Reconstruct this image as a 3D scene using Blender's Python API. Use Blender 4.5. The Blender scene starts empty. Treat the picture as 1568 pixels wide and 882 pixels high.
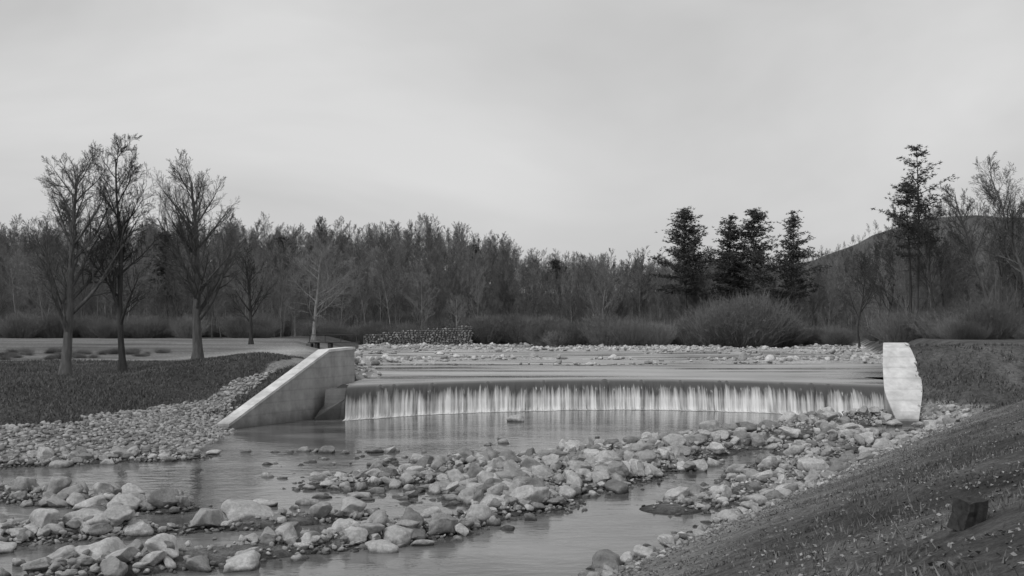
import bpy, bmesh, math, random
import numpy as np
from mathutils import Vector
rng=np.random.default_rng(7); random.seed(7)
S=bpy.context.scene
# ------------------------------------------------------------ helpers
_lat=np.random.default_rng(99).random((8,256,256))
def vnoise(x,y,s=0):
    x=np.asarray(x,float);y=np.asarray(y,float)
    xi=np.floor(x).astype(int);yi=np.floor(y).astype(int)
    fx=x-xi;fy=y-yi;fx=fx*fx*(3-2*fx);fy=fy*fy*(3-2*fy)
    L=_lat[s%8];a=L[xi&255,yi&255];b=L[(xi+1)&255,yi&255];c=L[xi&255,(yi+1)&255];d=L[(xi+1)&255,(yi+1)&255]
    return (a*(1-fx)+b*fx)*(1-fy)+(c*(1-fx)+d*fx)*fy
def fbm(x,y,s=0,o=4):
    t=0;a=.5;n=0
    for i in range(o):
        t=t+a*vnoise(np.asarray(x)*2**i+i*17.3,np.asarray(y)*2**i+i*7.7,s+i);n+=a;a*=.5
    return t/n
def ss(t):
    t=np.clip(t,0,1);return t*t*(3-2*t)
def polydist(x,y,P):
    d=np.full(np.shape(x),1e9)
    for (ax,ay),(bx,by) in zip(P[:-1],P[1:]):
        vx=bx-ax;vy=by-ay
        t=np.clip(((x-ax)*vx+(y-ay)*vy)/(vx*vx+vy*vy),0,1)
        d=np.minimum(d,np.hypot(x-ax-t*vx,y-ay-t*vy))
    return d
def inside(x,y,P):
    r=np.zeros(np.shape(x),bool);n=len(P)
    for i in range(n):
        ax,ay=P[i];bx,by=P[(i+1)%n]
        if ay==by: continue
        c=((ay>y)!=(by>y))&(x<(bx-ax)*(y-ay)/(by-ay)+ax)
        r^=c
    return r
def mesh_np(name,V,F,mat=None,smooth=False,attrs=None,uv=None):
    V=np.asarray(V,np.float32);F=np.asarray(F,np.int32);k=F.shape[1]
    me=bpy.data.meshes.new(name)
    me.vertices.add(len(V));me.vertices.foreach_set('co',V.ravel())
    me.loops.add(F.size);me.loops.foreach_set('vertex_index',F.ravel())
    me.polygons.add(len(F));me.polygons.foreach_set('loop_start',np.arange(0,F.size,k,dtype=np.int32))
    me.polygons.foreach_set('loop_total',np.full(len(F),k,np.int32))
    me.polygons.foreach_set('use_smooth',np.full(len(F),smooth))
    me.update(calc_edges=True)
    if attrs:
        for n,a in attrs.items():
            at=me.attributes.new(n,'FLOAT','POINT');at.data.foreach_set('value',np.asarray(a,np.float32))
    if uv is not None:
        l=me.uv_layers.new(name='UVMap');l.data.foreach_set('uv',np.asarray(uv,np.float32)[F.ravel()].ravel())
    if mat: me.materials.append(mat)
    return me
def obj(name,me,parent=None,loc=None):
    o=bpy.data.objects.new(name,me);S.collection.objects.link(o)
    if parent: o.parent=parent
    if loc is not None:o.location=loc
    return o
def empty(name):
    return obj(name,None)
class N:
    def __init__(s,name):
        s.m=bpy.data.materials.new(name);s.m.use_nodes=True;s.t=s.m.node_tree
        s.b=s.t.nodes['Principled BSDF'];s.tc=s.t.nodes.new('ShaderNodeTexCoord')
    def n(s,ty,**k):
        x=s.t.nodes.new(ty)
        for a,b in k.items(): setattr(x,a,b)
        return x
    def l(s,a,b): s.t.links.new(a,b)
    def val(s,v,sock):
        if isinstance(v,(int,float)): sock.default_value=v
        else: s.l(v,sock)
    def math(s,op,a,b=0.0,clamp=False):
        x=s.n('ShaderNodeMath',operation=op,use_clamp=clamp);s.val(a,x.inputs[0]);s.val(b,x.inputs[1]);return x.outputs[0]
    def noise(s,scale,vec=None,det=5,rough=.6,sc3=None):
        x=s.n('ShaderNodeTexNoise');x.inputs['Scale'].default_value=scale;x.inputs['Detail'].default_value=det;x.inputs['Roughness'].default_value=rough
        v=vec or s.tc.outputs['Object']
        if sc3:
            mp=s.n('ShaderNodeMapping');mp.inputs['Scale'].default_value=sc3;s.l(v,mp.inputs['Vector']);v=mp.outputs[0]
        s.l(v,x.inputs['Vector']);return x.outputs['Fac']
    def rng(s,v,a,b,c,d):
        x=s.n('ShaderNodeMapRange');s.val(v,x.inputs[0])
        for i,q in enumerate((a,b,c,d)): s.val(q,x.inputs[i+1])
        return x.outputs[0]
    def attr(s,name):
        x=s.n('ShaderNodeAttribute',attribute_name=name);return x.outputs['Fac']
    def col(s,v):
        if isinstance(v,(int,float)): s.b.inputs['Base Color'].default_value=(v,v,v,1)
        else: s.l(v,s.b.inputs['Base Color'])
    def bump(s,h,dist,st=1):
        x=s.n('ShaderNodeBump');x.inputs['Distance'].default_value=dist;x.inputs['Strength'].default_value=st
        s.l(h,x.inputs['Height']);s.l(x.outputs[0],s.b.inputs['Normal'])
    def fin(s,rough=.9,spec=.2):
        s.b.inputs['Roughness'].default_value=rough;s.b.inputs['Specular IOR Level'].default_value=spec;return s.m
# ------------------------------------------------------------ terrain
PW=1.88
def damy(x): return 66.5-7.8*np.clip((np.asarray(x,float)-6.2)/15.6,-1,1)**2
LP=[(-45,-100),(-45,20),(-30,34),(-25,36),(-19,38.5),(-13.5,43),(-13.8,48),(-14.1,52.6),(-10.6,60),(-9.6,63),(-9.6,73),(-13,90),(-19,128),(-28,205)]
LPOLY=LP+[(-3000,205),(-3000,-100)]
WL=[(-14.1,52.6),(-10.6,60),(-9.6,63)]
BARS=[(21,58.6,16,54,2.0,.55),(16,54,11,48,2.2,.55),(11,48,7,43,2.4,.55),(7,43,2.5,39,2.8,.55),(2.5,39,-2,36.3,2.6,.48),(-2,36.3,-6.0,33.5,1.8,.42),
(5,38,1.5,33,2.1,.48),(0,36,.2,29.5,1.9,.48),(.2,29.5,-2,25.8,1.2,.48),(-2,25.8,-9,21.3,1.1,.48),(-8.3,26,-4,27.8,.8,.42),
(-16,31.5,-9.3,29,1.1,.45),(-13,24.3,-9.5,26,1.1,.48),(-20,38,-12.6,41,1.2,.42),(12,42,7,32,1.7,.45),(16,49,12,42,1.9,.5),(7,32,4.5,29,1.3,.4)]
def H(x,y):
    x=np.asarray(x,float);y=np.asarray(y,float)
    dl=polydist(x,y,LP);dl=np.where(inside(x,y,LPOLY),dl,-dl)
    up=y>damy(x)+.5
    n1=fbm(x/3,y/3,1)-.5;n2=fbm(x/.9,y/.9,2)-.5
    bed=-.3+.12*n1
    for a,b,c,d,w,h in BARS:
        bed=np.maximum(bed,-.3+h*np.exp(-(polydist(x,y,[(a,b),(c,d)])/w)**2)+.26*n1)
    ub=PW-.38+.60*ss((fbm(x/22+3,y/10,3)-.455)*10)*ss((y-86)/14)
    ub=np.maximum(ub,PW-.5+.66*np.exp(-(polydist(x,y,[(-9.4,71),(-11.5,84)])/1.0)**2))
    far=PW-.03+.05*(y-200+22*(fbm(x/25,y/60,4)-.5))
    far=np.where(y>185,np.minimum(far,3.5),-5)
    ub=np.maximum(ub,far)
    river=np.where(up&~((dl>-.35)&(y<64)),ub,bed)
    lawn=2.3+1.5*ss((y-58)/80)+1.1*np.exp(-((x+15.5)**2/40+(y-67)**2/60))+.25*n1
    dn=np.where(dl<5,.2*dl,1+(dl-5)*.3)+.06*n1
    dw=polydist(x,y,WL)
    wh=np.clip((y-52.6)/7.6,0,1)*3.6-.15-.28*dw
    wh=np.where((y>52.6)&(dl>.33),wh,-5)
    upz=PW-.06+.25*dl
    k=ss((y-60)/4)
    zl=np.minimum(lawn,dn*(1-k)+upz*k);zl=np.maximum(zl,np.where(y<75,wh,-5))
    zl=np.where((dl>-.8)&~((dl<.33)&(y>52.8)&(y<63)),zl,-5)
    dr=.85*(x-1.2)-.52*(y-20)
    near=.02+.4*dr+.32*n1*ss(dr/3)+.10*n2*ss(dr/2)
    near=np.minimum(near,3.75+.25*n1+.01*np.abs(dr))
    near=np.where((y>60)&(x<24+.3*(y-62)),-5,near)
    xc=np.interp(y,[56,58,60,61.5],[21.7,22.6,23.2,23.3]);cp=np.interp(y,[56,58,60,61.5],[.3,1.5,2.88,4.1])
    emb=np.minimum(4.08,4.08-.42*(60.5-y))
    emb=np.minimum(emb,cp+.6*np.maximum(x-xc,0)+.02)+(.25*n1+.1*n2)*(y<59)
    emb=np.where(x>xc-.05,emb,-5)
    emb=np.where(y>64,np.minimum(4.08,PW-.1+.5*(x-(24+.3*(y-62)))),emb)
    emb=np.where(y>190,np.minimum(emb,3.6),emb)
    z=np.maximum(np.maximum(river,zl),np.maximum(near,emb))
    hx=16+12*ss((8-x)/45)
    z=z+ss((y-215)/170)*hx*(.9+.3*(fbm(x/60,y/60,5)-.5))
    z=z+63*np.exp(-(((x-330)/150)**2+((y-740)/170)**2))*(.85+.4*fbm(x/70,y/70,6))
    return z
def H1(x,y): return float(H(np.array([x]),np.array([y]))[0])
def axis(fine0,fine1,st,lo,hi,g=1.09):
    a=list(np.arange(fine0,fine1+1e-6,st));s=st;v=a[-1]
    while v<hi: s*=g;v+=s;a.append(v)
    s=st;v=a[0];b=[]
    while v>lo: s*=g;v-=s;b.append(v)
    return np.array(b[::-1]+a)
xs=axis(-27,30,.22,-2500,2500,1.045);ys=axis(2,66,.22,-400,4000,1.03)
X,Y=np.meshgrid(xs,ys);x=X.ravel();y=Y.ravel();z=H(x,y)
dl=polydist(x,y,LP);dl=np.where(inside(x,y,LPOLY),dl,-dl);dr=.85*(x-1.2)-.52*(y-20)
p1=fbm(x/2.2,y/2.2,3);p2=fbm(x/9,y/9,5);p3=fbm(x/.6,y/.6,2)
alb=np.full(x.shape,.22)*(.7+.6*p1)
gl=(dl>0)&(y<75)
alb=np.where(gl,.33*(.8+.4*p1),alb)
edge=5+1.6*(p1-.5)
grass=.10*(.5+1.0*p1);lawn=np.where(y<58,.12,.24)*(.4+1.2*fbm(x/14,y/3,2))
wnear=(polydist(x,y,WL)<3.2)&(y>54.5)
alb=np.where((dl>edge)|(gl&wnear),grass,alb)
alb=np.where(dl>10.5,lawn,alb)
alb=np.where((dl>0)&(y>=75),lawn*.9,alb)
alb=np.where((dl>0)&(y>150),.11*(.5+p1),alb)
path=np.exp(-(polydist(x,y,[(-22,98),(-27,84),(-45,76),(-80,72)])/1.8)**2);mound=np.exp(-(((x+21.5)/3.5)**2+((y-97)/10)**2))
alb=np.where(dl>1,alb+.30*np.maximum(path*.5,mound),alb)
rs=(dr>-1)&(y<63)&(dl<0)
lit=.16*(.35+1.3*p1)*(.4+1.2*p3)*(.5+1.0*p2);toe=.34*(.7+.6*p1)
w=ss((dr-.6-3*(p1-.5))/5.5)
alb=np.where(rs&(y<damy(x)),toe*(1-w)+lit*w,alb)
e=(x>22)&(y>50)&(z>1.2);alb=np.where(e,.13*(.3+1.4*p1)*(.5+p3),alb)
up=(y>70)&(dl<0)&(x<24+.3*(y-62)+1);alb=np.where(up,.50*(.6+.8*p1),alb)
alb=np.where(y>206,.10,alb)
alb=np.where(y>225,.08*(.7+.6*p2),alb);alb=np.where(y>500,.11*(.5+1.0*p2),alb)  # farthest hill gets a lighter albedo, painted in for distance haze
ny,nx=X.shape;i=np.arange(ny*nx).reshape(ny,nx)
F=np.stack([i[:-1,:-1],i[:-1,1:],i[1:,1:],i[1:,:-1]],-1).reshape(-1,4)
g=N('ground_soil')
n=g.noise(5,det=8,rough=.75);n2=g.noise(28,det=4,rough=.7)
f=g.math('MULTIPLY',g.rng(n,.3,.7,.4,1.6),g.rng(n2,.3,.7,.6,1.4))
c=g.math('MULTIPLY',g.attr('albedo'),f)
geo=g.n('ShaderNodeNewGeometry');sp=g.n('ShaderNodeSeparateXYZ');g.l(geo.outputs['Position'],sp.inputs[0])
wet=g.rng(sp.outputs[2],0.0,.14,.35,1.0)
g.col(g.math('MULTIPLY',c,wet))
g.bump(g.math('ADD',g.math('MULTIPLY',n2,.5),n),.15,1.0)
obj('ground',mesh_np('ground',np.stack([x,y,z],1),F,g.fin(.95,.1),True,{'albedo':alb}))
# ------------------------------------------------------------ water
def water(name,r0,r1,base,bs,bd,sc=(1,1.6,1),ns=.22,nsc=(1,1.8,1),c0=.5,c1=1.35,det=4):
    m=N(name);n=m.noise(bs,det=4,rough=.55,sc3=sc);n2=m.noise(ns,det=det,sc3=nsc,rough=.5)
    m.col(m.rng(n2,.36,.64,base*c0,base*c1));m.bump(n,bd,1)
    m.b.inputs['IOR'].default_value=1.33
    m.l(m.rng(n2,.36,.64,r0,r1),m.b.inputs['Roughness'])
    m.b.inputs['Specular IOR Level'].default_value=.75;return m.m
wl=water('river_water',.04,.15,.15,1.3,.02)
wu=water('pond_water',.10,.55,.33,1.0,.03,(.6,1.4,1),.11,(.5,1.9,1),.45,1.4,3)  # pale base with light and dark streaks paints reflections into the pond colour
obj('river_water',mesh_np('river_water',[(-80,-150,0),(70,-150,0),(70,66.9,0),(-80,66.9,0)],[(0,1,2,3)],wl))
cx=np.linspace(-9.5,23.2,80);V=[];Fq=[]
for a in cx: V+= [(a,float(damy(a))+.8,PW),(a,69,PW)]
for k in range(79): Fq.append((2*k,2*k+2,2*k+3,2*k+1))
b=len(V);V+=[(-60,69,PW),(140,69,PW),(140,260,PW),(-60,260,PW)];Fq.append((b,b+1,b+2,b+3))
obj('pond_water',mesh_np('pond_water',V,Fq,wu))
# ------------------------------------------------------------ concrete
def concrete(name,a):
    m=N(name);n=m.noise(1.2,det=8,rough=.7);st=m.noise(1.0,det=5,sc3=(1.1,1.1,.25));n3=m.noise(30,det=3)
    f=m.math('MULTIPLY',m.rng(n,.3,.7,.75,1.2),m.rng(st,.3,.7,.78,1.12))
    geo=m.n('ShaderNodeNewGeometry');sp=m.n('ShaderNodeSeparateXYZ');m.l(geo.outputs['Position'],sp.inputs[0])
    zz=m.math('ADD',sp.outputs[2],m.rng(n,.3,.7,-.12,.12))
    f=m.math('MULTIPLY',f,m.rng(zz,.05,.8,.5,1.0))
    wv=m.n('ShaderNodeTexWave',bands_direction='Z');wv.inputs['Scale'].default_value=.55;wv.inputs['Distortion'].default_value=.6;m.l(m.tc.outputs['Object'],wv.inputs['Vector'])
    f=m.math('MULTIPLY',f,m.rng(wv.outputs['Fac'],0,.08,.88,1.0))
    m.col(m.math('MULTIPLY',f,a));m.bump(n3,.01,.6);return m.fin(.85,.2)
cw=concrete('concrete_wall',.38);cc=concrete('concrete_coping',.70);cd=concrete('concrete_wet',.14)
def prism(name,L,R,bot,mat,parent=None,up=0.0):
    n=len(L);V=[]
    for p in L: V.append((p[0],p[1],p[2]+up))
    for p in R: V.append((p[0],p[1],p[2]+up))
    for p in L: V.append((p[0],p[1],bot if bot is not None else p[2]))
    for p in R: V.append((p[0],p[1],bot if bot is not None else p[2]))
    me=bpy.data.meshes.new(name);Fc=[]
    for k in range(n-1):
        Fc+=[(k,k+1,n+k+1,n+k),(k,2*n+k,2*n+k+1,k+1),(n+k,n+k+1,3*n+k+1,3*n+k),(2*n+k,3*n+k,3*n+k+1,2*n+k+1)]
    Fc+=[(0,n,3*n,2*n),(n-1,2*n-1,4*n-1,3*n-1)]
    me.from_pydata(V,[],Fc);me.update();bm=bmesh.new();bm.from_mesh(me);bmesh.ops.recalc_face_normals(bm,faces=bm.faces);bm.to_mesh(me);bm.free()
    me.materials.append(mat);return obj(name,me,parent)
ww=empty('wing_wall')
A=(-14.2,52.2,.15);B=(-10.55,60.0,3.74);C=(-9.5,63.0,3.84)
def off(p,d): return (p[0]-d*.92,p[1]+d*.4,p[2])
Lp=[A,B,C];Rp=[off(p,.6) for p in Lp]
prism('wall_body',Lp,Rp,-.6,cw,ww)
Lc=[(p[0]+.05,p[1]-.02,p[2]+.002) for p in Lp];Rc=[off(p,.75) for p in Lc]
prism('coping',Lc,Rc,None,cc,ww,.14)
prism('buttress',[(-9.28,58.6,1.2),(-9.28,61.6,1.8)],[(-10.9,57.6,.1),(-10.4,61.6,1.8)],-.5,cd,ww)
w2=empty('wing_wall')
Lr=[(20.5,55.6,.15),(20.72,58,1.50),(21.35,60,2.80),(21.9,61.5,4.1),(23.0,64.5,4.12)]
Rr=[(21.6,55.5,.15),(22.75,57.9,1.50),(23.4,60,2.80),(23.35,61.5,4.1),(24.3,64.5,4.12)]
def sub(P,n=8):
    P=np.array(P);t=np.arange(len(P));tt=np.linspace(0,len(P)-1,(len(P)-1)*n+1)
    Q=np.stack([np.interp(tt,t,P[:,k]) for k in range(3)],1)
    for _ in range(5): Q[1:-1]=.5*Q[1:-1]+.25*(Q[:-2]+Q[2:])
    return [tuple(q) for q in Q]
Lr=sub(Lr);Rr=sub(Rr)
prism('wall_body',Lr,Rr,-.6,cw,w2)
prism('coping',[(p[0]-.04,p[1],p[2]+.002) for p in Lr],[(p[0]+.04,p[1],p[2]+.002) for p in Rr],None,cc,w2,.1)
cx=np.linspace(-10.5,22.8,90);V=[];Fq=[]
prof=[(.36,-.6),(.26,.9),(.08,1.35),(-.15,1.62),(-.5,1.72),(-1.0,1.4),(-1.0,-.6)]
for a in cx:
    for u,zz in prof: V.append((a,float(damy(a))-u,zz))
m_=len(prof)
for k in range(len(cx)-1):
    for j in range(m_-1): Fq.append((k*m_+j,(k+1)*m_+j,(k+1)*m_+j+1,k*m_+j+1))
obj('spillway_dam',mesh_np('spillway_dam',V,Fq,cd))
# waterfall
cx=np.linspace(-9.3,22.0,1300)
prof=[(-.8,PW),(-.55,1.87),(-.3,1.83),(-.08,1.75),(.1,1.64),(.24,1.50),(.36,1.30),(.45,1.05),(.53,.8),(.6,.5),(.66,.22),(.74,.06),(.95,.035),(1.4,.012)]
m_=len(prof);st=fbm(cx*2.2,cx*0+3,1,4);st2=vnoise(cx*7,cx*0,4);V=np.zeros((len(cx),m_,3));UV=np.zeros((len(cx),m_,2))
jets=np.zeros_like(cx)
for jx in (-7.6,-6.9,-4.8,-1.5,2.0,5.75,6.0,8.2,10.6,13.3,12.9,16.3,17.8,18.6): jets+=np.exp(-((cx-jx)/.17)**2)
for j,(u,zz) in enumerate(prof):
    f=j/(m_-1);amp=ss((j-3)/4)
    uu=u+amp*((st-.5)*.35+(st2-.5)*.10)+amp*jets*.14+(np.clip(j-11,0,2)*(.5*(fbm(cx*.8,cx*0+9,2)-.5)))
    z2=zz+(jets*.20+ (st2-.5)*.05)*(1 if 4<=j<=7 else 0)
    V[:,j,0]=cx;V[:,j,1]=damy(cx)-uu;V[:,j,2]=z2;UV[:,j,0]=cx;UV[:,j,1]=f
i=np.arange(len(cx)*m_).reshape(len(cx),m_);Fq=np.stack([i[:-1,:-1],i[1:,:-1],i[1:,1:],i[:-1,1:]],-1).reshape(-1,4)
m=N('falling_water')
uvn=m.tc.outputs['UV'];sp=m.n('ShaderNodeSeparateXYZ');m.l(uvn,sp.inputs[0])
s1=m.noise(1,uvn,det=6,rough=.65,sc3=(2.4,.8,1));s2=m.noise(1,uvn,det=4,rough=.6,sc3=(9,1.0,1));s3=m.noise(1,uvn,det=2,sc3=(.6,.2,1))
s=m.math('ADD',m.math('ADD',m.math('MULTIPLY',s1,.5),m.math('MULTIPLY',s2,.35)),m.math('MULTIPLY',s3,.15))
thr=m.rng(sp.outputs[1],.28,.64,.67,.44)
fo=m.rng(m.math('SUBTRACT',s,thr),-.06,.11,0,1)
dk=m.rng(sp.outputs[1],.02,.26,.30,.09)
m.col(m.math('ADD',m.math('MULTIPLY',fo,.76),m.math('MULTIPLY',dk,m.math('SUBTRACT',1.0,fo))))
m.l(m.math('MAXIMUM',m.rng(fo,0,1,.2,.8),m.rng(sp.outputs[1],.02,.22,.35,.2)),m.b.inputs['Roughness']);m.b.inputs['IOR'].default_value=1.33;m.bump(s,.05,.5)
obj('waterfall',mesh_np('waterfall',V.reshape(-1,3),Fq,m.m,True,uv=UV.reshape(-1,2)))
# ------------------------------------------------------------ rocks
def ico(n):
    bm=bmesh.new();bmesh.ops.create_icosphere(bm,subdivisions=n,radius=1)
    V=np.array([v.co[:] for v in bm.verts]);F=np.array([[v.index for v in f.verts] for f in bm.faces]);bm.free();return V,F
ICO={k:ico(k) for k in (2,3,4)}
def rockshape(k,seed):
    r=np.random.default_rng(seed);V=ICO[k][0].copy()
    for _ in range(14):
        d=r.normal(size=3);d/=np.linalg.norm(d);c=r.uniform(.5,.85)
        q=V@d;V-=np.outer(np.maximum(q-c,0)*.95,d)
    for f,a in ((1.7,.11),(3.9,.06),(9,.025)):
        ph=r.uniform(0,6,9)
        V*= (1+a*(np.sin(V[:,0]*f+ph[0]+2*np.sin(V[:,1]*f+ph[1]))+np.sin(V[:,1]*f+ph[2]+2*np.sin(V[:,2]*f+ph[3]))+np.sin(V[:,2]*f+ph[4]+2*np.sin(V[:,0]*f+ph[5])))/1.7)[:,None]
    return V
SH={k:[rockshape(k,100*k+s) for s in range(16)] for k in (2,3,4)}
def rotm(a,b,c):
    ca,sa=math.cos(a),math.sin(a);cb,sb=math.cos(b),math.sin(b);cc_,sc=math.cos(c),math.sin(c)
    return np.array([[ca,-sa,0],[sa,ca,0],[0,0,1]])@np.array([[1,0,0],[0,cb,-sb],[0,sb,cb]])@np.array([[cc_,0,sc],[0,1,0],[-sc,0,cc_]])
def merge_rocks(name,P,R,k,mat,flat=.62):
    Fi=ICO[k][1];nv=len(ICO[k][0]);Vs=np.zeros((len(P),nv,3),np.float32);T=np.zeros((len(P),nv),np.float32)
    for i in range(len(P)):
        sh=SH[k][rng.integers(16)];sc=np.array([1,rng.uniform(.55,.95),rng.uniform(flat*.65,flat*1.2)])*R[i]
        M=rotm(rng.uniform(0,6.28),rng.normal()*.3,rng.normal()*.3)
        Vs[i]=(sh*sc)@M.T+P[i];T[i]=rng.uniform(0,1)
    F=(Fi[None]+(np.arange(len(P))*nv)[:,None,None]).reshape(-1,3)
    return mesh_np(name,Vs.reshape(-1,3),F,mat,True,{'tone':T.ravel()})
def rockmat(name,a,wetline):
    m=N(name);n=m.noise(2.5,det=8,rough=.7);n2=m.noise(14,det=6,rough=.75)
    f=m.math('MULTIPLY',m.rng(n,.3,.7,.66,1.22),m.rng(n2,.3,.7,.68,1.25))
    f=m.math('MULTIPLY',f,m.rng(m.attr('tone'),0,1,.40,1.12))
    if wetline is not None:
        geo=m.n('ShaderNodeNewGeometry');sp=m.n('ShaderNodeSeparateXYZ');m.l(geo.outputs['Position'],sp.inputs[0])
        zz=m.math('ADD',sp.outputs[2],m.rng(n,.3,.7,-.05,.05))
        f=m.math('MULTIPLY',f,m.rng(zz,wetline+.03,wetline+.14,.28,1.0))
    m.col(m.math('MULTIPLY',f,a));m.bump(n2,.045,.9);return m.fin(.85,.25)
rm=rockmat('river_rock',.53,0.0);ru=rockmat('pond_rock',.62,PW);rg=rockmat('cobble',.46,None);rgr=rockmat('gravel_stone',.32,None)
SC=[(21,58.6,16,54,1.7,440,.18,.35),(16,54,11,48,1.9,620,.175,.35),(11,48,7,43,2.0,660,.175,.35),(7,43,2.5,39,2.2,660,.175,.32),
(2.5,39,-2,36.3,2.1,560,.165,.22),(-2,36.3,-6,33.5,1.6,260,.15,.1),(5,38,1.5,33,1.9,480,.165,.25),(0,36,.2,29.5,1.8,580,.165,.22),(.2,29.5,-2,25.8,1.1,290,.155,.18),
(-2,25.8,-9,21.3,1.0,560,.155,.18),(-9,21.3,-13,19.5,1,80,.18,.1),(-8.3,26,-4,27.8,.7,170,.14,.12),(-16,31.5,-9.3,29,.9,390,.15,.18),(-13,24.3,-9.5,26,.9,300,.155,.2),
(-20,38,-12.6,41,1.0,380,.145,.13),(-12.6,41,-9,43,.6,60,.13,0),(-9.5,43,-1.7,42.4,.6,170,.135,0),(-8.5,36,-3,35,1.1,140,.145,0),(-6,40,1,41,1.3,220,.135,0),(-1,46,9,49,1.6,120,.12,0),(-9,38.5,-2.5,39,1.3,150,.145,0),(2,44,7,47,1.2,140,.13,0),
(12,42,7,32,1.6,400,.145,.1),(16,49,12,42,1.8,340,.15,.1),(7,32,4.8,29,1.1,190,.135,.1),(-6,31,-1,31.5,1.6,230,.14,0),(-4,24,-6,30,1.2,110,.12,0),(-3.5,33,-2,28,1.4,170,.14,0),(-12,27,-7,25,1.2,90,.12,0),
(.7,19.5,3,23.3,.4,150,.135,.1),(3,23.3,8,31,.5,300,.135,.1),(8,31,12.4,38.6,.6,290,.135,.1),(12.4,38.6,20,50,.9,420,.14,.1),(20,50,22.3,54.5,1.0,200,.15,.1),(22,54.5,24.5,56.5,.7,90,.14,.1)]
P=[];R=[]
for a,b,c,d,w,cnt,mr,pile in SC:
    L=math.hypot(c-a,d-b);nx_,ny_=-(d-b)/L,(c-a)/L
    for _ in range(cnt):
        t=random.uniform(-.05,1.05);o=random.gauss(0,w*.68);r=min(mr*math.exp(random.gauss(-.28,.68)),.55)
        P.append((a+(c-a)*t+nx_*o,b+(d-b)*t+ny_*o,math.exp(-(o/w)**2)*pile*random.random()));R.append(r)
P=np.array(P);R=np.array(R);hz=H(P[:,0],P[:,1])
pool=polydist(P[:,0],P[:,1],[(-1.6,20.5),(1.0,24),(3.0,28.3)])
k=(hz<1.0)&(pool>.95)&(P[:,1]<damy(P[:,0])-1.2)&(rng.random(len(P))<.15+ss((fbm(P[:,0]/1.8,P[:,1]/1.8,6)-.35)*5));P,R,hz=P[k],R[k],hz[k]
P[:,2]+=np.maximum(hz,-.12)+R*.18
big=R>.27;par=empty('river_rocks')
obj('large_rocks',merge_rocks('large_rocks',P[big],R[big],4,rm),par);obj('small_rocks',merge_rocks('small_rocks',P[~big],R[~big],3,rm),par)
idx=rng.integers(0,len(P),18000);Q=P[idx].copy();Q[:,:2]+=rng.normal(0,.5,(18000,2));hz=H(Q[:,0],Q[:,1]);k=(hz>-.10)&(hz<1.2);Q=Q[k];Q[:,2]=np.maximum(hz[k],-.03)+.02
obj('pebbles',merge_rocks('pebbles',Q,rng.uniform(.04,.12,len(Q)),2,rm),par)
for bx,by,br in [(-10.3,25.4,.62),(-6.9,27.1,.72),(.45,29.3,.62),(-.8,27.0,.52),(-8.7,21.9,.6),(-7.4,22.2,.5),(-5.7,21.9,.5),(-3.0,23.6,.42),(3.4,37,.65),(4.6,35.6,.65),(6.7,37.2,.55),(10.6,36.6,.65),(.3,57,.55),(16.2,50,.65),(12.8,48,.62),(-.5,36.5,.45),(-12,42,.35),(20.0,54.5,.5),(-11.6,23.6,.5),(2.4,33.8,.5),(8.6,44.2,.6),(5.6,41.5,.55),(1.6,31.0,.45),(-2.2,32.5,.42),(-4.5,34.5,.45)]:
    s=rng.integers(16);V=SH[4][s]*np.array([1.15,.85,.62])*br@rotm(rng.uniform(0,6),.1,.1).T
    o=obj('boulder',mesh_np('boulder',V,ICO[4][1],rm,True,{'tone':np.full(len(V),rng.uniform(.75,1))}),None,(bx,by,max(H1(bx,by),-.1)+br*.25))
n=22000;qx=rng.uniform(-32,-12,n);qy=rng.uniform(34,62,n);d=polydist(qx,qy,LP);d=np.where(inside(qx,qy,LPOLY),d,-d)
wn=(polydist(qx,qy,WL)<2.6)&(qy>56)
k=(d>-.4)&(d<5+1.6*(fbm(qx/2.2,qy/2.2,3)-.5))&~wn;k&=~((d<.7)&(qy>52));qx=qx[k];qy=qy[k];rr=rng.uniform(.06,.16,len(qx))*np.exp(rng.normal(0,.2,len(qx)))
obj('cobbles',merge_rocks('cobbles',np.stack([qx,qy,H(qx,qy)+rr*.25],1),rr,2,rg))
n=28000;qx=rng.uniform(-30,75,n);qy=rng.uniform(68,212,n);hz=H(qx,qy);dd=polydist(qx,qy,LP);ins=inside(qx,qy,LPOLY)
k=(hz>PW-.16)&(hz<PW+.35)&((~ins)|(dd<1.0))&(rng.random(n)<.25+1.2*fbm(qx/6,qy/6,1)**2);qx,qy,hz=qx[k],qy[k],hz[k];rr=np.minimum(rng.uniform(.14,.34,len(qx))*np.exp(rng.normal(0,.38,len(qx))),.8)
rr=np.where(qy<90,rr*.5,rr)
obj('pond_rocks',merge_rocks('pond_rocks',np.stack([qx,qy,hz+rr*.25],1),rr,2,ru))
# ------------------------------------------------------------ grass / litter
def blades(name,px,py,h,w,mat):
    n=len(px);pz=H(px,py);a=rng.uniform(0,6.28,n);c,s=np.cos(a)*w,np.sin(a)*w
    lx=rng.normal(0,.45,n)*h;ly=rng.normal(0,.45,n)*h
    V=np.stack([np.stack([px-c,py-s,pz-.01],1),np.stack([px+c,py+s,pz-.01],1),np.stack([px+lx,py+ly,pz+h],1)],1).reshape(-1,3)
    return mesh_np(name,V,np.arange(3*n).reshape(-1,3),mat,False,{'tone':np.repeat(rng.random(n),3)})
gm=N('dry_grass');gm.col(gm.rng(gm.attr('tone'),0,1,.05,.18));gm=gm.fin(.8,.2)
n=150000;qx=rng.uniform(-42,-9,n);qy=rng.uniform(38,80,n);d=polydist(qx,qy,LP);k=inside(qx,qy,LPOLY)&((d>5+1.6*(fbm(qx/2.2,qy/2.2,3)-.5))|((polydist(qx,qy,WL)<3.2)&(qy>54.5)&(d>.85)))
qx=qx[k];qy=qy[k];gp=empty('grass')
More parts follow.
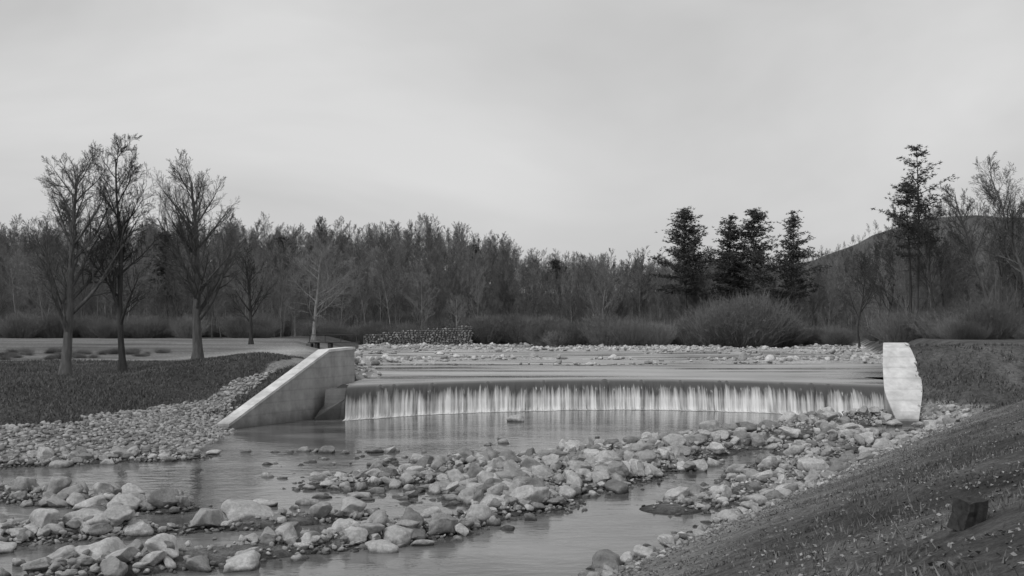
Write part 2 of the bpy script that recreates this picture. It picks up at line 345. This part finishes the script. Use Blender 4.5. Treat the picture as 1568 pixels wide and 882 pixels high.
obj('bank_grass',blades('bank_grass',qx,qy,rng.uniform(.04,.22,len(qx))*(.3+1.2*fbm(qx/2,qy/2,2)),.03,gm),gp)
gm2=N('slope_grass');gm2.col(gm2.rng(gm2.attr('tone'),0,1,.05,.24));gm2=gm2.fin(.8,.2)
n=210000;u=rng.random(n);qy=3+50*u**1.6;qx=rng.uniform(-6,30,n);dr_=.85*(qx-1.2)-.52*(qy-20)
k=(dr_>2.2+4*(fbm(qx/1.5,qy/1.5,2)-.4))&(qx<.56*qy+5)&(rng.random(n)<ss((fbm(qx/.7,qy/.7,6)-.40)*4.5));qx=qx[k];qy=qy[k]
obj('slope_grass',blades('slope_grass',qx,qy,rng.uniform(.02,.11,len(qx))*(.4+fbm(qx/2,qy/2,1)),.011,gm2),gp)
n=16000;qx=rng.uniform(22,40,n);qy=rng.uniform(50,62,n);k=(H(qx,qy)>1)&(rng.random(n)<ss((fbm(qx,qy,6)-.36)*4));qx=qx[k];qy=qy[k]
obj('embankment_grass',blades('embankment_grass',qx,qy,rng.uniform(.05,.22,len(qx)),.04,gm),gp)
n=100000;u=rng.random(n);qy=3+48*u**1.6;qx=rng.uniform(-6,30,n);dr_=.85*(qx-1.2)-.52*(qy-20);k=(dr_>.3)&(qx<.56*qy+5)&(rng.random(n)<ss((fbm(qx/.6+9,qy/.6,4)-.35)*4));qx=qx[k];qy=qy[k];n=len(qx);qz=H(qx,qy)+.018
s=rng.uniform(.012,.036,n);a=rng.uniform(0,6.28,n);V=[]
for q in range(4):
    aa=a+q*math.pi/2;rr=s*(1 if q%2 else .6);V.append(np.stack([qx+np.cos(aa)*rr,qy+np.sin(aa)*rr,qz+rng.uniform(-.012,.025,n)],1))
V=np.stack(V,1).reshape(-1,3)
lm=N('dead_leaf');lm.col(lm.rng(lm.attr('tone'),0,1,.05,.36));lm=lm.fin(.7,.3)
obj('leaf_litter',mesh_np('leaf_litter',V,np.arange(4*n).reshape(-1,4),lm,False,{'tone':np.repeat(rng.random(n)**2,4)}))
n=8000;u=rng.random(n);qy=4+46*u**1.3;dr_=np.abs(rng.normal(0,1.0,n));qx=1.2+(dr_+.52*(qy-20))/.85;k=qx<.56*qy+5;qx=qx[k];qy=qy[k];rr=rng.uniform(.015,.06,len(qx))
obj('gravel',merge_rocks('gravel',np.stack([qx,qy,H(qx,qy)+rr*.2],1),rr,2,rgr))
# ------------------------------------------------------------ trees
def norm(v):
    return v/(math.sqrt(v[0]*v[0]+v[1]*v[1]+v[2]*v[2])+1e-9)
def cross(a,b): return np.array([a[1]*b[2]-a[2]*b[1],a[2]*b[0]-a[0]*b[2],a[0]*b[1]-a[1]*b[0]])
def tubes(BR,mat,name):
    V=[];F=[];b=0
    for pts,rad,k in BR:
        n=len(pts);d=norm(pts[-1]-pts[0]);ref=np.array([1.,0,0]) if abs(d[0])<.8 else np.array([0,1.,0])
        u=norm(cross(d,ref));w=cross(d,u);a=np.arange(k)*2*math.pi/k
        ring=np.cos(a)[:,None]*u+np.sin(a)[:,None]*w
        V.append((pts[:,None,:]+ring[None]*rad[:,None,None]).reshape(-1,3))
        i=np.arange(n-1)[:,None]*k+np.arange(k)[None];j=np.arange(n-1)[:,None]*k+(np.arange(k)[None]+1)%k
        F.append((np.stack([i,j,j+k,i+k],-1).reshape(-1,4))+b);b+=n*k
    return mesh_np(name,np.concatenate(V),np.concatenate(F),mat,True)
def grow_tree(seed,h,tr,nch,ang,ratio,first=.22,maxl=4,minr=.012,wob=(.03,.07,.09,.11,.13),trop=(.02,.09,.07,.05,.03),crown=.42,lean=(0,0),NS=(12,7,5,3,2),K=(8,5,4,3,3),fall=.72):
    r=np.random.default_rng(seed);BR=[]
    def g(p,d,L,rad,l):
        ns=NS[l];pts=[p];dd=d
        W_=r.normal(0,wob[l],(ns,3))
        for i in range(ns):
            v=dd+W_[i];v[2]+=trop[l];dd=norm(v);p=p+dd*(L/ns);pts.append(p)
        pts=np.array(pts);t=np.linspace(0,1,ns+1);rd=np.maximum(rad*(1-.82*t**(.9 if l==0 else 1)),minr*.7)
        if l==0: rd[0]*=1.5;rd[1]*=1.05
        BR.append((pts,rd,K[l]))
        if l>=maxl:return
        n=nch[l];f0=first if l==0 else .15
        for c in range(n):
            tt=f0+(1-f0)*((c+r.random())/n)**(.85 if l==0 else .9)
            q=tt*ns;i=min(int(q),ns-1);pp=pts[i]+(pts[i+1]-pts[i])*(q-i);ax=norm(pts[i+1]-pts[i])
            rp=norm(cross(ax,r.normal(size=3)));a=math.radians(ang[l]*r.uniform(.7,1.25))
            cd_=ax*math.cos(a)+rp*math.sin(a)
            if l==0: LL=h*crown*(1-fall*((tt-f0)/(1-f0))**1.3)*r.uniform(.75,1.15)
            else: LL=L*ratio[l]*(1-.55*tt)*r.uniform(.7,1.25)
            g(pp,cd_,LL,max((rd[i]+(rd[i+1]-rd[i])*(q-i))*r.uniform(.45,.66),minr),l+1)
    g(np.zeros(3),norm(np.array([lean[0],lean[1],1.])),h,tr,0)
    return BR
def bark(name,a):
    m=N(name);n=m.noise(1,det=6,sc3=(6,6,1.2));oi=m.n('ShaderNodeObjectInfo')
    m.col(m.math('MULTIPLY',m.rng(n,.3,.7,.6*a,1.4*a),m.rng(oi.outputs['Random'],0,1,.6,1.4)));m.bump(n,.03,.6);return m.fin(.9,.1)
bk=bark('bark',.08);bkf=bark('hazed_forest_bark',.19);bkp=bark('pale_bark',.32)  # bark of the forest trees is lightened: distance haze put into its colour
def place(name,BR,mat,x,y,rot=0,dz=-.15):
    o=obj(name,tubes(BR,mat,name),None,(x,y,H1(x,y)+dz));o.rotation_euler=(0,0,rot);return o
for k,(x_,y_,h_,tr_,cr) in enumerate([(-26.1,61,12.0,.33,.44),(-23.2,62.3,13.0,.22,.36),(-23.2,77,13.6,.40,.46)]):
    place('bare_tree',grow_tree(21+k,h_,tr_,(26,11,8,5),(42,38,37,40),(0,.55,.55,.55),first=.20,minr=.0075,crown=cr,trop=(.03,.07,.055,.04,.02),wob=(.035,.07,.09,.12,.14),fall=.62),bk,x_,y_)
place('bare_tree',grow_tree(31,9.8,.24,(20,9,6,4),(46,38,38,40),(0,.5,.5,.5),first=.2,minr=.011,crown=.42,trop=(.02,.06,.05,.03,.02)),bk,-28,112)
place('bare_tree',grow_tree(32,13.5,.3,(22,9,7,4),(55,42,40,40),(0,.55,.55,.5),first=.15,minr=.014,crown=.6,trop=(.02,.05,.03,.02,.02)),bkp,-28.5,150)
place('bare_tree',grow_tree(33,14,.3,(20,9,6,4),(38,36,36,38),(0,.55,.55,.5),first=.06,minr=.014,crown=.6),bkp,18,209)
place('bare_tree',grow_tree(34,9,.2,(20,9,6,4),(42,38,38,40),(0,.55,.55,.5),first=.15,minr=.014,crown=.5),bkp,-11,207)
for k,(x_,y_,h_,tr_,ln) in enumerate([(50,108,16,.24,(-.20,0)),(56,112,19,.26,(-.14,.0)),(48,116,14,.18,(-.25,0)),(57,121,17.5,.24,(-.10,.0)),(53,128,17,.2,(-.05,.0)),(50,140,14,.2,(-.14,0)),(62,126,16,.22,(-.05,0)),(53,150,14,.18,(-.1,0)),(51,134,16,.18,(.02,0)),(60,114,13,.18,(.02,0)),(58,160,16,.2,(-.06,0)),(56,168,15,.2,(-.1,0))]):
    place('bare_tree',grow_tree(50+k,h_,tr_,(20,11,8,4),(42,38,38,40),(0,.5,.5,.5),first=.32,minr=.011,crown=.36,lean=ln,wob=(.06,.10,.12,.14,.15),trop=(.02,.06,.05,.03,.02)),bk,x_,y_)
nm=N('pine_needles');nm.col(nm.rng(nm.attr('tone'),0,1,.035,.12));nm=nm.fin(.75,.2)
def pine(name,seed,x_,y_,h,c0,wid,tr=.3,lean=(0,0),gap=1.0,top=.25,ns=1.0,dens=1.0,pw=.62):
    r=np.random.default_rng(seed);BR=[];N_=14;t=np.linspace(0,1,N_+1)
    pts=np.stack([lean[0]*h*t+.15*np.sin(t*5+seed),lean[1]*h*t,h*t],1);rd=np.maximum(tr*(1-.92*t),.03);BR.append((pts,rd,7))
    T=[];TN=[];z_=c0*h
    for q in range(14):
        zz=r.uniform(.3*c0,c0)*h;a=r.uniform(0,6.28);p=np.array([np.interp(zz/h,t,pts[:,0]),0,zz]);d=np.array([math.cos(a),math.sin(a),r.uniform(-.1,.3)])
        BR.append((np.array([p,p+d*r.uniform(.5,1.6)]),np.array([.035,.012]),3))
    while z_<h*.985:
        f=(z_/h-c0)/(1-c0);env=wid*(min(1,.6+f*2.2))*(1-f)**pw*r.uniform(.6,1.15)+top
        for b in range(r.integers(3,7)):
            a=r.uniform(0,6.28);L=env*r.uniform(.5,1.2);p=np.array([np.interp(z_/h,t,pts[:,0]),np.interp(z_/h,t,pts[:,1]),z_+r.uniform(-.15,.15)])
            upw=.08+.5*f;d=norm(np.array([math.cos(a),math.sin(a),upw]));n_=5
            bp=[p]
            for i in range(n_): d=norm(d+r.normal(0,.08,3)+np.array([0,0,.04]));bp.append(bp[-1]+d*L/n_)
            bp=np.array(bp);BR.append((bp,np.linspace(.06,.015,n_+1),3))
            nt=int((4+L*6)*dens)
            s_=r.uniform(.25,1.05,nt)*n_;i=np.minimum(s_.astype(int),n_-1);c=bp[i]+(bp[i+1]-bp[i])*(s_-i)[:,None]+r.normal(0,1,(nt,3))*np.array([.36,.36,.10])*ns
            tone=np.clip(r.uniform(0,1)*.5+r.uniform(0,.6,nt),0,1);q_=10
            c=np.repeat(c,q_,0);tone=np.repeat(tone,q_);m__=len(c)
            dd=r.normal(size=(m__,3))*np.array([1,1,.5])+np.array([d[0]*.5,d[1]*.5,.3]);dd/=np.linalg.norm(dd,axis=1)[:,None]
            sd=np.cross(dd,r.normal(size=(m__,3)));sd/=np.linalg.norm(sd,axis=1)[:,None]+1e-9;sd*=r.uniform(.025,.05,(m__,1))*ns
            ll=r.uniform(.2,.42,(m__,1))*ns
            T.append(np.stack([c-sd,c+sd,c+dd*ll],1));TN.append(tone)
        z_+=gap*r.uniform(.5,1.1)
    e=empty(name);e.location=(x_,y_,H1(x_,y_)-.2);obj('trunk',tubes(BR,bk,'trunk'),e)
    V=np.concatenate(T).reshape(-1,3);tn=np.concatenate(TN);obj('foliage',mesh_np('foliage',V,np.arange(len(V)).reshape(-1,3),nm,False,{'tone':np.repeat(tn,3)}),e)
pine('pine_tree',1,35.2,212,27.3,.36,9.0,.4,gap=.72,ns=1.5,pw=.75)
pine('pine_tree',2,44.5,213,26.0,.34,7.0,.4,gap=.8,ns=1.5,pw=.75)
pine('pine_tree',3,48.8,211,27.3,.34,8.6,.35,gap=.76,ns=1.5,pw=.75)
pine('pine_tree',4,57.0,212,26.8,.34,7.6,.34,gap=.9,ns=1.4,pw=.9)
pine('pine_tree',5,46.6,120,22.2,.50,4.6,.26,gap=1.1,top=.4,ns=1.0,pw=.6)
pine('pine_tree',6,44.6,117,17.5,.55,2.8,.22,gap=.95,lean=(-.015,0),ns=1.0)
pine('pine_tree',7,-59,178,18,.35,3.5,.3,gap=.6,ns=1.4)
pine('pine_tree',8,-66,300,15,.35,5,.3,gap=.6,ns=1.8)
pine('pine_tree',9,-13,330,15,.3,4.5,.3,gap=.6,ns=1.8)
pine('pine_tree',10,14,340,13,.3,4.5,.3,gap=.6,ns=1.8)
# forest
var=[tubes(grow_tree(200+k,16,.12,(22,8,6,4),(30 if k%2 else 38,32,34,36),(0,.5,.5,.45),first=.3 if k%3 else .12,minr=.017,crown=.30 if k%2 else .38,NS=(8,4,3,2,1),K=(5,3,3,3,3),wob=(.05,.07,.09,.11,.13)),bkf,'forest_tree_mesh') for k in range(8)]
fo=empty('forest')
def addtrees(L):
    L=np.array(L);hz=H(L[:,0],L[:,1])
    for (x_,y_,s),h_ in zip(L,hz):
        o=obj('tree',var[random.randrange(8)],fo,(x_,y_,h_-.3));o.rotation_euler=(random.gauss(0,.05),random.gauss(0,.05),random.uniform(0,6.28));o.scale=(s*random.uniform(.85,1.2),)*2+(s,)
L=[]
for _ in range(2700):
    y_=random.uniform(212,400);x_=random.uniform(-.56*y_-25,.50*y_+20);L.append((x_,y_,random.uniform(.55,1.05)*(1.05 if x_<0 else .85)*(.8+.4*float(vnoise(x_/30,y_/30,2)))))
for _ in range(190):
    y_=random.uniform(150,215);x_=random.uniform(-.56*y_-15,-34-.1*(y_-150)); L.append((x_,y_,random.uniform(.45,.9)))
for _ in range(330):
    y_=random.uniform(120,212);x_=random.uniform(.22*y_,.56*y_+15)
    if x_>24+.3*(y_-62)+3: L.append((x_,y_,random.uniform(.4,.85)))
for _ in range(600):
    y_=random.uniform(540,760);x_=random.uniform(.18*y_,.55*y_);L.append((x_,y_,random.uniform(.4,.65)))
addtrees(L)
# brush
def bush(seed,mat):
    r=np.random.default_rng(seed);BR=[]
    for k in range(420):
        a=r.uniform(0,6.28);rr=r.uniform(0,.9);p=np.array([math.cos(a)*rr,math.sin(a)*rr,0]);d=norm(np.array([math.cos(a)*rr*.9+r.normal(0,.2),math.sin(a)*rr*.9+r.normal(0,.2),1]))
        L=r.uniform(1.2,2.3);pts=[p]
        for i in range(3): d=norm(d+r.normal(0,.12,3));pts.append(pts[-1]+d*L/3)
        pts=np.array(pts);BR.append((pts,np.array([.012,.010,.008,.005]),3))
        for q in range(7):
            i=r.integers(1,4);s=pts[i];dd=norm(d+r.normal(0,.45,3));BR.append((np.array([s,s+dd*r.uniform(.2,.55)]),np.array([.007,.004]),3))
    return tubes(BR,mat,'shrub_mesh')
bb=bark('brush_twig',.19);bv=[bush(300+k,bb) for k in range(4)];br=empty('brush')
def addbush(L):
    hz=H(np.array([q[0] for q in L]),np.array([q[1] for q in L]))
    for (x_,y_,s,zs),h_ in zip(L,hz):
        o=obj('shrub',bv[random.randrange(4)],br,(x_,y_,h_-.1));o.rotation_euler=(0,0,random.uniform(0,6.28));o.scale=(s,s,s*zs)
L=[]
for _ in range(200):
    t=random.random();x_=5+55*t;y_=random.uniform(188,208)-8*math.sin(t*3.1)
    hh=1.4+2.1*math.exp(-((x_-41)/7)**2)+.7*math.exp(-((x_-18)/8)**2);L.append((x_,y_,hh*random.uniform(.6,1.15),random.uniform(.8,1.1)))
for _ in range(120):
    L.append((random.uniform(-8,8),random.uniform(206,216),random.uniform(.9,2.4),1))
for _ in range(60):
    L.append((random.uniform(-60,-8),random.uniform(207,216),random.uniform(.9,2.0),1))
for _ in range(260):
    y_=random.uniform(148,205);L.append((random.uniform(-.56*y_-15,-36-.1*(y_-150)),y_,random.uniform(.6,1.7),1))
for _ in range(240):
    y_=random.uniform(100,175);x_=random.uniform(24+.3*(y_-62)+3,.6*y_+10);L.append((x_,y_,random.uniform(.5,1.9),random.uniform(.7,1.1)))
for _ in range(60):
    y_=random.uniform(82,95);x_=random.uniform(-48,-31);L.append((x_,y_,random.uniform(.2,.4),.7))
addbush(L)
# ------------------------------------------------------------ stone wall, footbridge
sw=empty('stone_wall');bl=[]
for row in range(9):
    xw=-29+random.uniform(0,.5)
    while xw<-8:
        l=random.uniform(.35,.8);top=2.2+row*.4
        if top<3.9+(xw+29)*.09+random.uniform(-.15,.15): bl.append((xw+l/2,203+random.uniform(-.06,.06)+row*.05,top+.2,l*.58))
        xw+=l
P=np.array([[q[0],q[1],q[2]] for q in bl]);R=np.array([q[3] for q in bl])
wsm=rockmat('wall_stone',.30,None)
obj('stones',merge_rocks('stones',P,R,3,wsm,.6),sw)
prism('core',[(-29,203.4,3.9),(-8,203.4,5.7)],[(-29,205,3.9),(-8,205,5.7)],1.0,wsm,sw)
wm=N('weathered_wood');n=wm.noise(1,det=6,sc3=(2,20,20));wm.col(wm.rng(n,.3,.7,.03,.09));wm=wm.fin(.85,.2)
def box(name,c,s,mat,parent,bev=.02):
    me=bpy.data.meshes.new(name);bm=bmesh.new();bmesh.ops.create_cube(bm,size=1);
    for v in bm.verts: v.co=Vector((v.co.x*s[0],v.co.y*s[1],v.co.z*s[2]))
    bmesh.ops.bevel(bm,geom=bm.edges[:],offset=bev,segments=1,affect='EDGES');bm.to_mesh(me);bm.free();me.materials.append(mat);return obj(name,me,parent,c)
fb=empty('footbridge');gz=H1(-20,118)
for k in range(5): box('deck_plank_%d'%k,(-20,116.6+k*.36,gz+1.15),(5.6,.33,.10),wm,fb)
for k,xx in enumerate((-21.9,-20.4)):
    box('pier_%d'%k,(xx,117.3,gz+.4),(.35,1.5,1.4),wm,fb)
box('abutment',(-22.7,117.3,gz+.4),(.5,1.9,1.3),cd,fb)
for k in range(4): box('rail_post_%d'%k,(-22.6+k*1.75,116.5,gz+1.6),(.08,.08,.8),wm,fb,.01)
box('hand_rail',(-20,116.42,gz+2.0),(5.5,.07,.08),wm,fb,.01)
bx,by=4.2,9.6;me=bpy.data.meshes.new('stone_block');bm=bmesh.new();bmesh.ops.create_cube(bm,size=1);bmesh.ops.subdivide_edges(bm,edges=bm.edges[:],cuts=3,use_grid_fill=True)
for v in bm.verts:
    c=v.co;c.x*=.26*(1-.25*(c.z+.5));c.y*=.2;c.z=c.z*.30+ (c.x*.25 if c.z>0 else 0);c+=Vector((random.gauss(0,.006),random.gauss(0,.006),random.gauss(0,.006)))
bm.to_mesh(me);bm.free();bm_=N('dark_stone');n=bm_.noise(12,det=6);bm_.col(bm_.rng(n,.3,.7,.02,.07));bm_.bump(n,.02,.8);me.materials.append(bm_.fin(.8,.2))
o=obj('stone_block',me,None,(bx,by,H1(bx,by)+.1));o.rotation_euler=(.1,.12,.35)
# ------------------------------------------------------------ light, world, camera
W=bpy.data.worlds.new('World');S.world=W;W.use_nodes=True;t=W.node_tree;bg=t.nodes['Background'];bg.inputs['Strength'].default_value=.1
sk=t.nodes.new('ShaderNodeTexSky');sk.sky_type='NISHITA';sk.sun_disc=False;sk.sun_elevation=math.radians(42);sk.sun_rotation=math.radians(220)
bw=t.nodes.new('ShaderNodeRGBToBW');t.links.new(sk.outputs[0],bw.inputs[0])
tc=t.nodes.new('ShaderNodeTexCoord');mp=t.nodes.new('ShaderNodeMapping');mp.inputs['Scale'].default_value=(1.2,1.2,3.2);t.links.new(tc.outputs['Generated'],mp.inputs[0])
no=t.nodes.new('ShaderNodeTexNoise');no.inputs['Scale'].default_value=1.5;no.inputs['Detail'].default_value=5;no.inputs['Roughness'].default_value=.5;no.inputs['Distortion'].default_value=.4;t.links.new(mp.outputs[0],no.inputs['Vector'])
mr=t.nodes.new('ShaderNodeMapRange');t.links.new(no.outputs['Fac'],mr.inputs[0])
for k,q in enumerate((.32,.70,4.5,6.7)): mr.inputs[k+1].default_value=q
m1=t.nodes.new('ShaderNodeMath');m1.operation='MULTIPLY';t.links.new(bw.outputs[0],m1.inputs[0]);m1.inputs[1].default_value=.08
m2=t.nodes.new('ShaderNodeMath');m2.operation='ADD';t.links.new(m1.outputs[0],m2.inputs[0]);t.links.new(mr.outputs[0],m2.inputs[1])
t.links.new(m2.outputs[0],bg.inputs['Color'])
sl=bpy.data.lights.new('sun','SUN');sl.energy=1.4;sl.angle=math.radians(12);so=obj('sun',sl)
az=math.radians(220);el=math.radians(42);d=Vector((math.sin(az)*math.cos(el),math.cos(az)*math.cos(el),math.sin(el)))
so.rotation_euler=d.to_track_quat('Z','Y').to_euler();so.location=(0,0,60)
cam=bpy.data.cameras.new('camera');cam.lens=36.7;cam.shift_y=.041;cam.clip_end=8000;cam.clip_start=.2
co=obj('camera',cam,None,(0,0,5));co.rotation_euler=(math.radians(90),0,0);S.camera=co
S.view_settings.view_transform='Standard'
print('objects',len(S.objects),'cam ground',H1(0,0))
